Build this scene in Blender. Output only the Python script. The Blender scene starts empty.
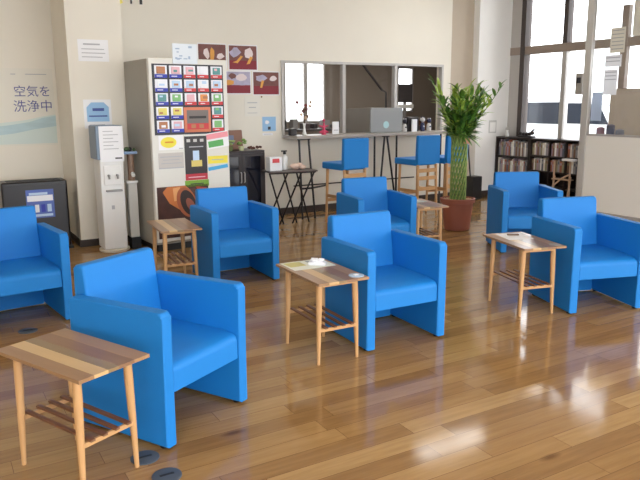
import bpy, bmesh, math, random
from mathutils import Vector, Matrix
random.seed(7)
PI = math.pi
SC = bpy.context.scene
COL = SC.collection

# ---------------------------------------------------------------- camera
TH = math.radians(29.935); PIT = 0.1908; ROLL = -0.0073; H = 1.5124
cs, sn = math.cos(PIT), math.sin(PIT); cr, sr = math.cos(ROLL), math.sin(ROLL)
ex = Vector((1, 0, 0)); ey = Vector((0, -sn, -cs))
right = cr * ex - sr * ey
up = -(sr * ex + cr * ey)
back = -Vector((0, cs, -sn))
rot = Matrix((right, up, back)).transposed()
rot = Matrix.Rotation(-TH, 3, 'Z') @ rot
# camera was fitted in a frame whose y axis is the view direction; the room's axes are turned by TH
cd = bpy.data.cameras.new('camera'); cam = bpy.data.objects.new('camera', cd); COL.objects.link(cam)
cam.matrix_world = Matrix.Translation((0, 0, H)) @ rot.to_4x4()
cd.sensor_width = 36; cd.lens = 676.7 * 36 / 640
cd.shift_x = (320 - 316.6) / 640; cd.shift_y = -(240 - 233.2) / 640
cd.clip_end = 300
SC.camera = cam

# ---------------------------------------------------------------- light
SKY = 3.1
w = bpy.data.worlds.new('sky'); SC.world = w; w.use_nodes = True
bgn = w.node_tree.nodes['Background']
bgn.inputs[0].default_value = (0.93, 0.965, 1.0, 1); bgn.inputs[1].default_value = SKY
SC.view_settings.view_transform = 'Standard'; SC.view_settings.look = 'None'
SC.view_settings.gamma = 1; SC.view_settings.use_curve_mapping = False
SC.view_settings.exposure = 0.88
LAMP = 6.0

# ---------------------------------------------------------------- materials
def srgb(r, g, b):
    f = lambda c: (c / 255 / 12.92) if c / 255 <= 0.04045 else ((c / 255 + 0.055) / 1.055) ** 2.4
    return (f(r), f(g), f(b), 1)
MATS = {}
def mat(name, col, rough=0.6, metal=0.0, var=0.0, scale=8.0, bump=0.0, bscale=200.0, emit=None, spec=0.5, coat=0.0, stretch=None):
    if name in MATS: return MATS[name]
    m = bpy.data.materials.new(name); m.use_nodes = True; nt = m.node_tree; N = nt.nodes; L = nt.links
    b = N['Principled BSDF']; b.inputs['Base Color'].default_value = col
    b.inputs['Roughness'].default_value = rough; b.inputs['Metallic'].default_value = metal
    b.inputs['Specular IOR Level'].default_value = spec; b.inputs['Coat Weight'].default_value = coat
    tc = N.new('ShaderNodeTexCoord')
    if var:
        mp = N.new('ShaderNodeMapping'); L.new(tc.outputs['Object'], mp.inputs[0])
        if stretch: mp.inputs['Scale'].default_value = stretch
        n = N.new('ShaderNodeTexNoise'); n.inputs['Scale'].default_value = scale; n.inputs['Detail'].default_value = 5
        L.new(mp.outputs[0], n.inputs['Vector'])
        mx = N.new('ShaderNodeMix'); mx.data_type = 'RGBA'
        mx.inputs[6].default_value = tuple(c * (1 - var) for c in col[:3]) + (1,)
        mx.inputs[7].default_value = tuple(min(1, c * (1 + var)) for c in col[:3]) + (1,)
        L.new(n.outputs['Fac'], mx.inputs[0]); L.new(mx.outputs[2], b.inputs['Base Color'])
    if bump:
        n2 = N.new('ShaderNodeTexNoise'); n2.inputs['Scale'].default_value = bscale; L.new(tc.outputs['Object'], n2.inputs['Vector'])
        bp = N.new('ShaderNodeBump'); bp.inputs['Strength'].default_value = bump; bp.inputs['Distance'].default_value = 0.002
        L.new(n2.outputs['Fac'], bp.inputs['Height']); L.new(bp.outputs[0], b.inputs['Normal'])
    if emit:
        b.inputs['Emission Color'].default_value = emit[0]; b.inputs['Emission Strength'].default_value = emit[1]
    MATS[name] = m
    return m
def glass(name='glass_pane', tint=(1, 1, 1, 1)):
    if name in MATS: return MATS[name]
    m = bpy.data.materials.new(name); m.use_nodes = True; nt = m.node_tree; N = nt.nodes; L = nt.links
    N.remove(N['Principled BSDF']); o = N['Material Output']
    t = N.new('ShaderNodeBsdfTransparent'); t.inputs[0].default_value = tint
    g = N.new('ShaderNodeBsdfGlossy'); g.inputs['Roughness'].default_value = 0.02
    f = N.new('ShaderNodeFresnel'); f.inputs[0].default_value = 1.3
    mx = N.new('ShaderNodeMixShader'); L.new(f.outputs[0], mx.inputs[0]); L.new(t.outputs[0], mx.inputs[1]); L.new(g.outputs[0], mx.inputs[2])
    L.new(mx.outputs[0], o.inputs['Surface']); MATS[name] = m
    return m

def floor_mat():
    m = bpy.data.materials.new('oak_plank_floor'); m.use_nodes = True; nt = m.node_tree; N = nt.nodes; L = nt.links
    b = N['Principled BSDF']
    tc = N.new('ShaderNodeTexCoord')
    br = N.new('ShaderNodeTexBrick'); br.inputs['Scale'].default_value = 1
    br.inputs['Brick Width'].default_value = 0.92; br.inputs['Row Height'].default_value = 0.115
    br.inputs['Mortar Size'].default_value = 0.0012; br.inputs['Mortar Smooth'].default_value = 0.1
    br.inputs['Color1'].default_value = (0, 0, 0, 1); br.inputs['Color2'].default_value = (1, 1, 1, 1)
    br.inputs['Mortar'].default_value = (0.2, 0.2, 0.2, 1); br.inputs['Bias'].default_value = 0
    br.offset = 0.0
    sx_ = N.new('ShaderNodeSeparateXYZ'); L.new(tc.outputs['Object'], sx_.inputs[0])
    dv_ = N.new('ShaderNodeMath'); dv_.operation = 'DIVIDE'; dv_.inputs[1].default_value = 0.115; L.new(sx_.outputs['Y'], dv_.inputs[0])
    fl_ = N.new('ShaderNodeMath'); fl_.operation = 'FLOOR'; L.new(dv_.outputs[0], fl_.inputs[0])
    wn_ = N.new('ShaderNodeTexWhiteNoise'); wn_.noise_dimensions = '1D'; L.new(fl_.outputs[0], wn_.inputs['W'])
    ma_ = N.new('ShaderNodeMath'); ma_.operation = 'MULTIPLY_ADD'; ma_.inputs[1].default_value = 0.92; L.new(wn_.outputs['Value'], ma_.inputs[0]); L.new(sx_.outputs['X'], ma_.inputs[2])
    cx_ = N.new('ShaderNodeCombineXYZ'); L.new(ma_.outputs[0], cx_.inputs[0]); L.new(sx_.outputs['Y'], cx_.inputs[1])
    L.new(cx_.outputs[0], br.inputs['Vector'])
    ramp = N.new('ShaderNodeValToRGB'); cr_ = ramp.color_ramp
    cr_.elements[0].position = 0; cr_.elements[0].color = srgb(148, 112, 70)
    cr_.elements[1].position = 1; cr_.elements[1].color = srgb(178, 142, 94)
    e = cr_.elements.new(0.35); e.color = srgb(158, 121, 77)
    e = cr_.elements.new(0.7); e.color = srgb(168, 131, 84)
    L.new(br.outputs['Color'], ramp.inputs[0])
    # grain, shifted per plank
    mp = N.new('ShaderNodeMapping'); mp.inputs['Scale'].default_value = (1.6, 22, 1)
    add = N.new('ShaderNodeVectorMath'); add.operation = 'ADD'
    sc_ = N.new('ShaderNodeVectorMath'); sc_.operation = 'SCALE'; sc_.inputs['Scale'].default_value = 7
    L.new(br.outputs['Color'], sc_.inputs[0]); L.new(tc.outputs['Object'], add.inputs[0]); L.new(sc_.outputs[0], add.inputs[1])
    L.new(add.outputs[0], mp.inputs[0])
    n = N.new('ShaderNodeTexNoise'); n.inputs['Scale'].default_value = 1.6; n.inputs['Detail'].default_value = 8; n.inputs['Roughness'].default_value = 0.65
    L.new(mp.outputs[0], n.inputs['Vector'])
    gr = N.new('ShaderNodeValToRGB'); gr.color_ramp.elements[0].position = 0.3; gr.color_ramp.elements[0].color = (0.80, 0.77, 0.73, 1)
    gr.color_ramp.elements[1].position = 0.65; gr.color_ramp.elements[1].color = (1.06, 1.06, 1.06, 1)
    L.new(n.outputs['Fac'], gr.inputs[0])
    mx = N.new('ShaderNodeMix'); mx.data_type = 'RGBA'; mx.blend_type = 'MULTIPLY'; mx.inputs[0].default_value = 1
    L.new(ramp.outputs[0], mx.inputs[6]); L.new(gr.outputs[0], mx.inputs[7])
    mo = N.new('ShaderNodeMix'); mo.data_type = 'RGBA'; mo.inputs[7].default_value = srgb(105, 72, 45)
    L.new(br.outputs['Fac'], mo.inputs[0]); L.new(mx.outputs[2], mo.inputs[6])
    # knots
    kn = N.new('ShaderNodeTexVoronoi'); kn.inputs['Scale'].default_value = 1.0
    km = N.new('ShaderNodeMapping'); km.inputs['Scale'].default_value = (1.2, 3.4, 1); L.new(tc.outputs['Object'], km.inputs[0]); L.new(km.outputs[0], kn.inputs['Vector'])
    kr = N.new('ShaderNodeValToRGB'); kr.color_ramp.elements[0].position = 0.025; kr.color_ramp.elements[0].color = (0.5, 0.42, 0.36, 1)
    kr.color_ramp.elements[1].position = 0.09; kr.color_ramp.elements[1].color = (1, 1, 1, 1); L.new(kn.outputs['Distance'], kr.inputs[0])
    mk = N.new('ShaderNodeMix'); mk.data_type = 'RGBA'; mk.blend_type = 'MULTIPLY'; mk.inputs[0].default_value = 1
    L.new(mo.outputs[2], mk.inputs[6]); L.new(kr.outputs[0], mk.inputs[7])
    L.new(mk.outputs[2], b.inputs['Base Color'])
    rn = N.new('ShaderNodeTexNoise'); rn.inputs['Scale'].default_value = 3; L.new(tc.outputs['Object'], rn.inputs['Vector'])
    rr = N.new('ShaderNodeMapRange'); rr.inputs[3].default_value = 0.07; rr.inputs[4].default_value = 0.13
    L.new(rn.outputs['Fac'], rr.inputs[0]); L.new(rr.outputs[0], b.inputs['Roughness'])
    b.inputs['IOR'].default_value = 1.40
    wv = N.new('ShaderNodeTexNoise'); wv.inputs['Scale'].default_value = 9; L.new(tc.outputs['Object'], wv.inputs['Vector'])
    bp = N.new('ShaderNodeBump'); bp.inputs['Strength'].default_value = 0.10; bp.inputs['Distance'].default_value = 0.003
    L.new(wv.outputs['Fac'], bp.inputs['Height']); L.new(bp.outputs[0], b.inputs['Normal'])
    return m

# ---------------------------------------------------------------- mesh helpers
class MB:
    """collects shapes and links them as ONE mesh object"""
    def __init__(s): s.bm = bmesh.new(); s.mats = []
    def mi(s, m):
        if m not in s.mats: s.mats.append(m)
        return s.mats.index(m)
    def _tag(s, faces, m):
        i = s.mi(m)
        for f in faces: f.material_index = i; f.smooth = True
    def box(s, x0, x1, y0, y1, z0, z1, m, bev=0.0, seg=2, M=None):
        c = [(x0, y0, z0), (x1, y0, z0), (x1, y1, z0), (x0, y1, z0), (x0, y0, z1), (x1, y0, z1), (x1, y1, z1), (x0, y1, z1)]
        return s.hexa(c, m, bev, seg, M)
    def hexa(s, c, m, bev=0.0, seg=2, M=None):
        vs = [s.bm.verts.new(M @ Vector(p) if M else p) for p in c]
        fs = [s.bm.faces.new([vs[i] for i in q]) for q in ((3, 2, 1, 0), (4, 5, 6, 7), (0, 1, 5, 4), (1, 2, 6, 5), (2, 3, 7, 6), (3, 0, 4, 7))]
        s._tag(fs, m)
        if bev:
            es = {e for f in fs for e in f.edges}
            r = bmesh.ops.bevel(s.bm, geom=list(es), offset=bev, segments=seg, profile=0.5, affect='EDGES')
            s._tag(r['faces'], m)
        return s
    def prism(s, prof, axis, t0, t1, m, bev=0.0, seg=2, M=None):
        """prof: 2D outline; axis 'x': prof=(y,z), 'y': prof=(x,z), 'z': prof=(x,y)"""
        def P(a, b, t):
            v = {'x': (t, a, b), 'y': (a, t, b), 'z': (a, b, t)}[axis]
            return M @ Vector(v) if M else Vector(v)
        A = [s.bm.verts.new(P(a, b, t0)) for a, b in prof]; B = [s.bm.verts.new(P(a, b, t1)) for a, b in prof]
        n = len(prof); fs = [s.bm.faces.new(A[::-1]), s.bm.faces.new(B)]
        for i in range(n): fs.append(s.bm.faces.new([A[i], A[(i + 1) % n], B[(i + 1) % n], B[i]]))
        s._tag(fs, m)
        if bev:
            es = set(fs[0].edges) | set(fs[1].edges)
            r = bmesh.ops.bevel(s.bm, geom=list(es), offset=bev, segments=seg, profile=0.5, affect='EDGES')
            s._tag(r['faces'], m)
        return s
    def tube(s, pts, r, m, seg=10, caps=True):
        pts = [Vector(p) for p in pts]; rs = r if isinstance(r, (list, tuple)) else [r] * len(pts)
        rings = []; prev = None
        for i, p in enumerate(pts):
            t = (pts[min(i + 1, len(pts) - 1)] - pts[max(i - 1, 0)]).normalized()
            if prev is None:
                a = Vector((1, 0, 0)) if abs(t.x) < 0.8 else Vector((0, 1, 0)); u = (a - t * a.dot(t)).normalized()
            else: u = (prev - t * prev.dot(t)).normalized()
            prev = u; v = t.cross(u)
            rings.append([s.bm.verts.new(p + (u * math.cos(2 * PI * k / seg) + v * math.sin(2 * PI * k / seg)) * rs[i]) for k in range(seg)])
        fs = []
        for a, b in zip(rings, rings[1:]):
            for k in range(seg): fs.append(s.bm.faces.new([a[k], a[(k + 1) % seg], b[(k + 1) % seg], b[k]]))
        if caps: fs += [s.bm.faces.new(rings[0][::-1]), s.bm.faces.new(rings[-1])]
        s._tag(fs, m); return s
    def lathe(s, prof, m, seg=28, c=(0, 0, 0), sx=1, sy=1):
        rings = [[s.bm.verts.new((c[0] + r * sx * math.cos(2 * PI * k / seg), c[1] + r * sy * math.sin(2 * PI * k / seg), c[2] + z)) for k in range(seg)] for r, z in prof]
        fs = []
        for a, b in zip(rings, rings[1:]):
            for k in range(seg): fs.append(s.bm.faces.new([a[k], a[(k + 1) % seg], b[(k + 1) % seg], b[k]]))
        fs += [s.bm.faces.new(rings[0][::-1]), s.bm.faces.new(rings[-1])]
        s._tag(fs, m); return s
    def ball(s, c, r, m, sub=2, sc=(1, 1, 1)):
        g = bmesh.ops.create_icosphere(s.bm, subdivisions=sub, radius=1)
        for v in g['verts']: v.co = Vector((c[0] + v.co.x * r * sc[0], c[1] + v.co.y * r * sc[1], c[2] + v.co.z * r * sc[2]))
        s._tag({f for v in g['verts'] for f in v.link_faces}, m); return s
    def build(s, name, parent=None, loc=None, rz=0, label=None, wn=True):
        bmesh.ops.recalc_face_normals(s.bm, faces=s.bm.faces)
        me = bpy.data.meshes.new(name); s.bm.to_mesh(me); s.bm.free()
        for m in s.mats: me.materials.append(m)
        me.set_sharp_from_angle(angle=math.radians(40))
        o = bpy.data.objects.new(name, me); COL.objects.link(o)
        if parent: o.parent = parent
        if loc: o.location = loc
        o.rotation_euler.z = rz
        if label: o['label'] = label
        if wn: o.modifiers.new('weighted', 'WEIGHTED_NORMAL').keep_sharp = True
        return o
def tag(o, label, cat, group=None, kind=None):
    o['label'] = label; o['category'] = cat
    if group: o['group'] = group
    if kind: o['kind'] = kind
    return o
def struct(o): o['kind'] = 'structure'; return o
def empty(name, loc, rz=0):
    o = bpy.data.objects.new(name, None); o.location = loc; o.rotation_euler.z = rz; o.empty_display_size = 0.1; COL.objects.link(o); return o
def copy_tree(o, parent=None):
    c = o.copy(); COL.objects.link(c)
    if parent is not None: c.parent = parent
    for ch in [k for k in bpy.data.objects if k.parent is o]: copy_tree(ch, c)
    return c

# ---------------------------------------------------------------- colours
wallm = mat('cream_wallpaper', srgb(233, 227, 214), 0.85, var=0.03, scale=3, bump=0.15, bscale=350)
tanm = mat('tan_wall', srgb(190, 176, 158), 0.85, var=0.03, bump=0.15, bscale=350)
whitew = mat('white_wallpaper', srgb(244, 242, 238), 0.8, var=0.02, bump=0.1, bscale=350)
baseb = mat('dark_baseboard', srgb(58, 48, 44), 0.5)
ceilm = mat('white_ceiling', srgb(235, 232, 226), 0.9, var=0.02)
bluem = mat('bright_blue_vinyl', srgb(24, 125, 203), 0.55, var=0.03, scale=5, bump=0.12, bscale=450, spec=0.35)
darkfoot = mat('black_plastic', srgb(28, 28, 30), 0.5)
woodl = mat('light_beech_wood', srgb(202, 156, 106), 0.45, var=0.12, scale=6, stretch=(6, 6, 0.8))
wooddk = mat('dark_slat_wood', srgb(120, 78, 52), 0.5, var=0.15, scale=6, stretch=(1, 8, 8))  # slats toned darker than the rails
blackmet = mat('black_iron', srgb(38, 34, 34), 0.45, metal=0.3)
alum = mat('pale_aluminium', srgb(190, 186, 182), 0.45, metal=0.3)
taupe = mat('taupe_window_frame', srgb(150, 134, 122), 0.5)
darkfr = mat('dark_bronze_frame', srgb(72, 62, 58), 0.45, metal=0.2)
paper = mat('white_paper', srgb(240, 240, 242), 0.7)
blackp = mat('black_gloss_plastic', srgb(30, 28, 30), 0.3)
ocgrey = mat('office_brown_wall', srgb(140, 128, 116), 0.85, var=0.05)

# ---------------------------------------------------------------- room
MB().box(-4, 8.5, -3.5, 8.25, -0.1, 0, floor_mat()).build('floor', wn=False)['kind'] = 'structure'
b = MB(); b.box(-4, 8.5, -3.5, 8.6, 3.42, 3.52, ceilm); struct(b.build('ceiling', wn=False))
# back wall with the office opening (a 4.24..6.98, z 1.06..2.05)
b = MB(); b.box(-4, 4.235, 8.25, 8.37, 0, 3.42, wallm); b.box(6.985, 7.16, 8.25, 8.37, 0, 3.42, wallm)
b.box(4.235, 6.985, 8.25, 8.37, 0, 1.05, wallm); b.box(4.235, 6.985, 8.25, 8.37, 2.05, 3.42, wallm)
struct(b.build('wall_back', wn=False))
struct(MB().box(7.16, 7.62, 8.27, 8.39, 0, 3.42, tanm).build('wall_alcove', wn=False))  # flat tan panel, set slightly back between back wall and pillar
struct(MB().box(7.62, 8.42, 8.14, 8.4, 0, 3.42, whitew).build('wall_pillar', wn=False))
struct(MB().box(1.37, 1.935, 7.46, 8.25, 0, 3.42, wallm).build('wall_column', wn=False))
struct(MB().box(-4.1, -4, -3.5, 8.37, 0, 3.42, wallm).build('wall_left', wn=False))
b = MB(); b.box(-4, 1.365, 8.236, 8.25, 0, 0.075, baseb); b.box(1.355, 1.37, 7.45, 8.236, 0, 0.075, baseb)
b.box(1.37, 1.948, 7.446, 7.46, 0, 0.075, baseb); b.box(1.935, 1.948, 7.46, 8.236, 0, 0.075, baseb)
b.box(1.948, 7.16, 8.236, 8.25, 0, 0.085, baseb); b.box(7.16, 7.62, 8.256, 8.27, 0, 0.085, baseb); b.box(7.608, 8.30, 8.126, 8.14, 0, 0.085, baseb)
struct(b.build('baseboard_back', wn=False))
# office window frame (divides at a 5.2 and 6.09)
b = MB()
fy0, fy1 = 8.225, 8.3
b.box(4.215, 7.0, fy0, fy1, 2.03, 2.065, alum, .004); b.box(4.215, 7.0, fy0, fy1, 1.045, 1.075, alum, .004)
for x, w_ in ((4.235, .035), (5.2, .05), (6.1, .05), (6.98, .035)): b.box(x - w_ / 2, x + w_ / 2, fy0 - .002, fy1 + .002, 1.06, 2.05, alum, .004)
wf = struct(b.build('window_1'))
b = MB(); b.box(4.25, 5.18, 8.262, 8.267, 1.07, 2.035, glass()); b.box(5.22, 6.08, 8.262, 8.267, 1.07, 2.035, glass()); b.build('pane', wf, wn=False)

# the office behind
b = MB(); b.box(3.5, 10.25, 12.0, 12.1, 0, 1.12, ocgrey); b.box(3.5, 6.2, 12.0, 12.1, 1.12, 2.9, ocgrey)
b.box(7.12, 8.93, 12.0, 12.1, 1.12, 2.9, ocgrey); b.box(6.2, 7.12, 12, 12.1, 2.32, 2.9, ocgrey); b.box(8.93, 9.35, 12, 12.1, 2.24, 2.9, ocgrey)
b.box(8.93, 9.35, 12, 12.1, 1.12, 1.3, ocgrey); b.box(9.35, 10.25, 12, 12.1, 1.12, 2.9, ocgrey)
struct(b.build('wall_office_far', wn=False))
struct(MB().box(3.4, 3.5, 8.37, 12.1, 0, 2.9, ocgrey).build('wall_office_left', wn=False))
struct(MB().prism([(8.30, 8.40), (8.42, 8.40), (10.3, 12.1), (10.2, 12.1)], 'z', 0, 2.9, ocgrey).build('wall_office_right', wn=False))
struct(MB().prism([(3.4, 8.37), (8.30, 8.37), (8.42, 8.42), (10.3, 12.1), (3.4, 12.1)], 'z', 2.9, 3.0, ocgrey).build('ceiling_office', wn=False))
struct(MB().prism([(3.4, 8.25), (8.30, 8.25), (8.42, 8.42), (10.3, 12.1), (3.4, 12.1)], 'z', -.1, 0, mat('office_floor', srgb(110, 100, 92), 0.6)).build('floor_office', wn=False))
b = MB()
for x0, x1, z0, z1 in ((6.2, 7.12, 1.12, 2.32), (8.93, 9.35, 1.3, 2.24)):
    b.box(x0, x1, 11.98, 12.05, z1 - .03, z1, alum); b.box(x0, x1, 11.98, 12.05, z0, z0 + .03, alum)
    b.box(x0, x0 + .03, 11.98, 12.05, z0, z1, alum); b.box(x1 - .03, x1, 11.98, 12.05, z0, z1, alum)
b.box(6.63, 6.71, 11.97, 12.04, 1.12, 2.32, alum)
wo = struct(b.build('window_2', wn=False))
b = MB(); b.box(6.23, 7.09, 12.01, 12.015, 1.15, 2.29, glass()); b.box(8.96, 9.32, 12.01, 12.015, 1.33, 2.21, glass()); b.build('pane', wo, wn=False)

# window wall on the right (x = 8.34)
b = MB(); X0, X1 = 8.30, 8.42
b.box(X0, X1, -3.5, 8.14, 0, 0.10, darkfr); b.box(X0, X1, -3.5, 8.14, 3.25, 3.42, taupe)
b.box(X0 - .01, X1, -3.5, 8.14, 2.225, 2.345, taupe, .005)
b.box(X0, X1, 7.93, 8.14, 0, 3.42, alum, .004)
b.box(X0 - .02, X1, 7.83, 7.92, 0, 3.3, darkfr, .005)
b.box(X0, X1, 7.04, 7.12, 2.34, 3.3, darkfr, .005); b.box(X0 + .02, X1, 7.05, 7.13, 0.1, 2.23, alum, .005)
for y in (5.25, 4.4, 2.9, 1.4, -0.1, -1.6, -3.1): b.box(X0, X1, y - .04, y + .04, 0, 3.3, darkfr, .005)
wr = struct(b.build('window_3'))
struct(MB().box(8.24, 8.44, -3.5, 5.93, 2.345, 3.42, wallm).build('wall_glare_block', wn=False))  # solid infill added over the windows to cut glare on the floor
b = MB(); b.box(8.36, 8.366, -3.5, 7.85, 0.1, 2.23, glass()); b.box(8.36, 8.366, 6.14, 7.85, 2.34, 3.25, glass()); b.box(8.36, 8.366, 5.93, 6.14, 2.34, 3.25, glass()); b.build('pane', wr, wn=False)
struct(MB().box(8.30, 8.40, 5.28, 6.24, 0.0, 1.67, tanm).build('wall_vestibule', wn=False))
struct(MB().box(8.28, 8.36, 6.03, 6.13, 1.67, 2.76, taupe, .004).build('trim_1'))

# ---------------------------------------------------------------- glazed partition by the entrance
pt = empty('glass_partition', (7.7, 5.4, 0)); tag(pt, 'glazed entrance partition with a solid off-white lower panel, right edge of the room', 'partition')
partm = mat('off_white_panel', srgb(243, 240, 232), 0.4)
MB().box(-.02, .02, -1.6, .70, 0.06, 1.055, partm, .004).build('lower_panel', pt)
MB().box(-.035, .035, .70, .80, 0, 3.42, mat('pale_grey_post', srgb(198, 194, 188), 0.4, metal=.2), .006).build('post', pt)
MB().box(-.03, .03, -1.6, .70, 0, 0.06, alum, .004).build('bottom_rail', pt)
MB().box(-.004, .004, -1.6, .70, 1.075, 3.42, glass()).build('glass_sheet', pt, wn=False)
MB().box(-.028, .028, -1.6, .70, 1.055, 1.08, alum, .003).build('middle_rail', pt)

# ---------------------------------------------------------------- armchairs
def arm_bm(sgn):
    b = MB(); x0, x1 = (-.30, -.239) if sgn < 0 else (.239, .30)
    p = [(0, .014), (.583, .014), (.583, .610), (.576, .624), (.562, .632)]
    for k in range(7):
        t = PI / 2 * k / 6; p.append((.022 - .022 * math.sin(t), .611 + .022 * math.cos(t)))
    b.prism(p, 'x', x0, x1, bluem, .010, 3); return b
def make_armchair():
    r = empty('armchair', (0, 0, 0))
    for s_ in (-1, 1): arm_bm(s_).build('arm', r)
    b = MB()  # seat block, slightly domed
    b.prism([(.008, .255), (.52, .255), (.52, .392), (.40, .394), (.25, .393), (.10, .390), (.035, .383), (.014, .368), (.008, .345)], 'x', -.2375, .2375, bluem, .010, 3)
    b.build('seat', r)
    b = MB()
    b.prism([(.500, .33), (.505, .395), (.537, .745), (.548, .764), (.568, .770), (.598, .766), (.614, .750), (.606, .60), (.600, .33)], 'x', -.2365, .2365, bluem, .016, 4)
    b.build('backrest', r)
    MB().box(-.2375, .2375, .530, .575, .008, .328, bluem, .005).build('rear_panel', r)
    for sx in (-.27, .27):
        for sy in (.05, .53):
            b = MB(); b.lathe([(.018, 0), (.02, .004), (.02, .016)], darkfoot, 14, (sx, sy, 0)); b.build('foot', r)
    return r
GA = 'blue armchairs set out across the lounge'
proto = make_armchair()
# x right / y depth in room axes, from the fit; (px, py) rotated below
def R(x, y):
    c, s_ = math.cos(-TH), math.sin(-TH); return x * c - y * s_, x * s_ + y * c
chairs = [
 (-.511, 3.013, 59.8, 'blue armchair nearest the camera, beside the striped side table in the foreground'),
 (-.587, 5.555, 27.8, 'blue armchair in front of the drinks machine, small side table at its left'),
 (.568, 4.075, 28.3, 'blue armchair in the centre of the room, beside the table with a leaflet and tissues'),
 (.669, 6.262, 18.7, 'blue armchair directly behind the central armchair, in front of the bar stools'),
 (2.154, 6.668, .7, 'blue armchair in front of the dark bookshelves, furthest back on the right'),
 (2.101, 4.715, 12.4, 'blue armchair at the right edge, beside the off-white partition panel'),
 (-1.971, 4.449, 36.9, 'blue armchair cut by the left edge, in front of the black air purifier'),
]
for i, (x, y, a, lab) in enumerate(chairs):
    o = proto if i == 0 else copy_tree(proto)
    X, Y = R(x, y); o.location = (X, Y, 0); o.rotation_euler.z = math.radians(a) - TH
    tag(o, lab, 'armchair', GA)

# ---------------------------------------------------------------- side tables
planks = [mat('plank_brown', srgb(156, 120, 86), .284, var=.12, scale=5, stretch=(1, 9, 1)), mat('plank_cream', srgb(208, 174, 124), .284, var=.08, scale=5, stretch=(1, 9, 1)),
          mat('plank_olive', srgb(146, 122, 88), .284, var=.1, scale=5, stretch=(1, 9, 1)), mat('plank_reddish', srgb(142, 106, 78), .284, var=.12, scale=5, stretch=(1, 9, 1)),
          mat('plank_tan', srgb(166, 130, 94), .284, var=.1, scale=5, stretch=(1, 9, 1))]
def make_table():
    r = empty('side_table', (0, 0, 0)); L, Wd, T = .285, .168, .5111
    b = MB(); ys = [-Wd, -.10, -.035, .015, .09, Wd]
    for k in range(5): b.box(-L, L, ys[k] + (.0003 if k else 0), ys[k + 1], T - .015, T, planks[k], .0008, 1)
    b.build('tabletop', r)
    b = MB(); b.box(-.215, -.195, -.12, .12, T - .045, T - .015, woodl, .002); b.box(.195, .215, -.12, .12, T - .045, T - .015, woodl, .002)
    b.box(-.195, .195, -.122, -.108, T - .035, T - .015, woodl, .002); b.box(-.195, .195, .108, .122, T - .035, T - .015, woodl, .002); b.build('apron', r)
    for sx in (-1, 1):
        for sy in (-1, 1):
            MB().tube([(sx * .200, sy * .120, T - .0155), (sx * .201, sy * .122, .40), (sx * .204, sy * .127, .2), (sx * .207, sy * .132, 0)], [.0175, .0185, .015, .0095], woodl, 14).build('leg', r)
    for sx in (-1, 1): MB().box(sx * .209 - .007, sx * .209 + .007, -.125, .125, .197, .218, woodl, .003).build('shelf_rail', r)
    for k in range(4):
        y = -.088 + k * .0587; MB().box(-.232, .232, y - .011, y + .011, .218, .228, wooddk, .002).build('shelf_slat', r)
    return r
GT = 'small wooden side tables beside the armchairs'
tp = make_table()
tabs = [(-1.014, 2.646, -35.5, 'striped wooden side table nearest the camera, at the bottom left'),
        (.023, 3.999, -61.6, 'wooden side table in the middle with a leaflet and tissues on top'),
        (1.515, 4.871, -74.1, 'wooden side table on the right holding a white paper, glossy floor beneath'),
        (-1.208, 5.625, -64.9, 'empty wooden side table in front of the drinks machine, left of an armchair')]
for i, (x, y, a, lab) in enumerate(tabs):
    o = tp if i == 0 else copy_tree(tp)
    X, Y = R(x, y); o.location = (X, Y, 0); o.rotation_euler.z = math.radians(a) - TH; tag(o, lab, 'side table', GT)
o = copy_tree(tp); o.location = (4.27, 5.33, 0); o.rotation_euler.z = -PI / 2 - .19; tag(o, 'wooden side table with a booklet, between an armchair and the terracotta plant pot', 'side table', GT)

# table dressings
def on_table(i, lx, ly, z=.5113):
    x, y, a, _ = tabs[i]; X, Y = R(x, y); t = math.radians(a) - TH
    return (X + lx * math.cos(t) - ly * math.sin(t), Y + lx * math.sin(t) + ly * math.cos(t), z), t
leaf = mat('pale_green_leaflet', srgb(234, 236, 222), .5); leaf2 = mat('leaflet_print', srgb(205, 196, 120), .5)
p_, t_ = on_table(1, -.165, .0)
b = MB(); b.box(-.105, .105, -.145, .145, 0, .0012, leaf); b.box(-.09, .02, -.13, -.02, .0012, .0016, leaf2); b.box(-.09, .05, .02, .06, .0012, .0016, mat('grey_print', srgb(160, 165, 160), .6))
tag(b.build('leaflet', None, p_, t_, wn=False), 'pale leaflet on the far end of the middle side table', 'leaflet')
tissue = mat('white_tissue', srgb(236, 238, 244), .8)
def tissue_bm():
    b = MB(); b.box(-.055, .055, -.03, .03, 0, .022, tissue, .008, 3)
    for k in range(7):
        a = random.uniform(0, 6.28); b.tube([(0, 0, .015), (.02 * math.cos(a), .015 * math.sin(a), .03), (.045 * math.cos(a), .03 * math.sin(a), .03 + .01 * random.random())], [.012, .014, .003], tissue, 7)
    return b
p_, t_ = on_table(1, -.125, .045, .5130); tag(tissue_bm().build('tissue_pack', None, p_, t_ + .9), 'crumpled white tissue pack on the leaflet of the middle table', 'tissues')
p_, t_ = on_table(1, .225, .115); b = MB(); b.lathe([(.04, 0), (.046, .001), (.046, .005), (.04, .006)], mat('pale_blue_coaster', srgb(180, 200, 220), .4), 22); b.box(-.012, .012, -.014, .01, .006, .009, paper)
tag(b.build('coaster', None, p_, t_, wn=False), 'small pale round dish on the right corner of the middle table', 'coaster')
p_, t_ = on_table(2, -.13, .01)
b = MB(); b.box(-.12, .12, -.10, .10, 0, .0012, paper); tag(b.build('paper_sheet', None, p_, t_ - .1, wn=False), 'white paper sheet on the table at the right', 'paper')
p_, t_ = on_table(2, -.165, .02, .5127); b = MB(); b.box(-.045, .045, -.012, .012, 0, .012, mat('brown_pen_case', srgb(120, 96, 80), .5), .005, 2)
tag(b.build('pen_case', None, p_, t_ + 1.2), 'small brown pen case lying on the white sheet', 'pen case')
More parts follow.
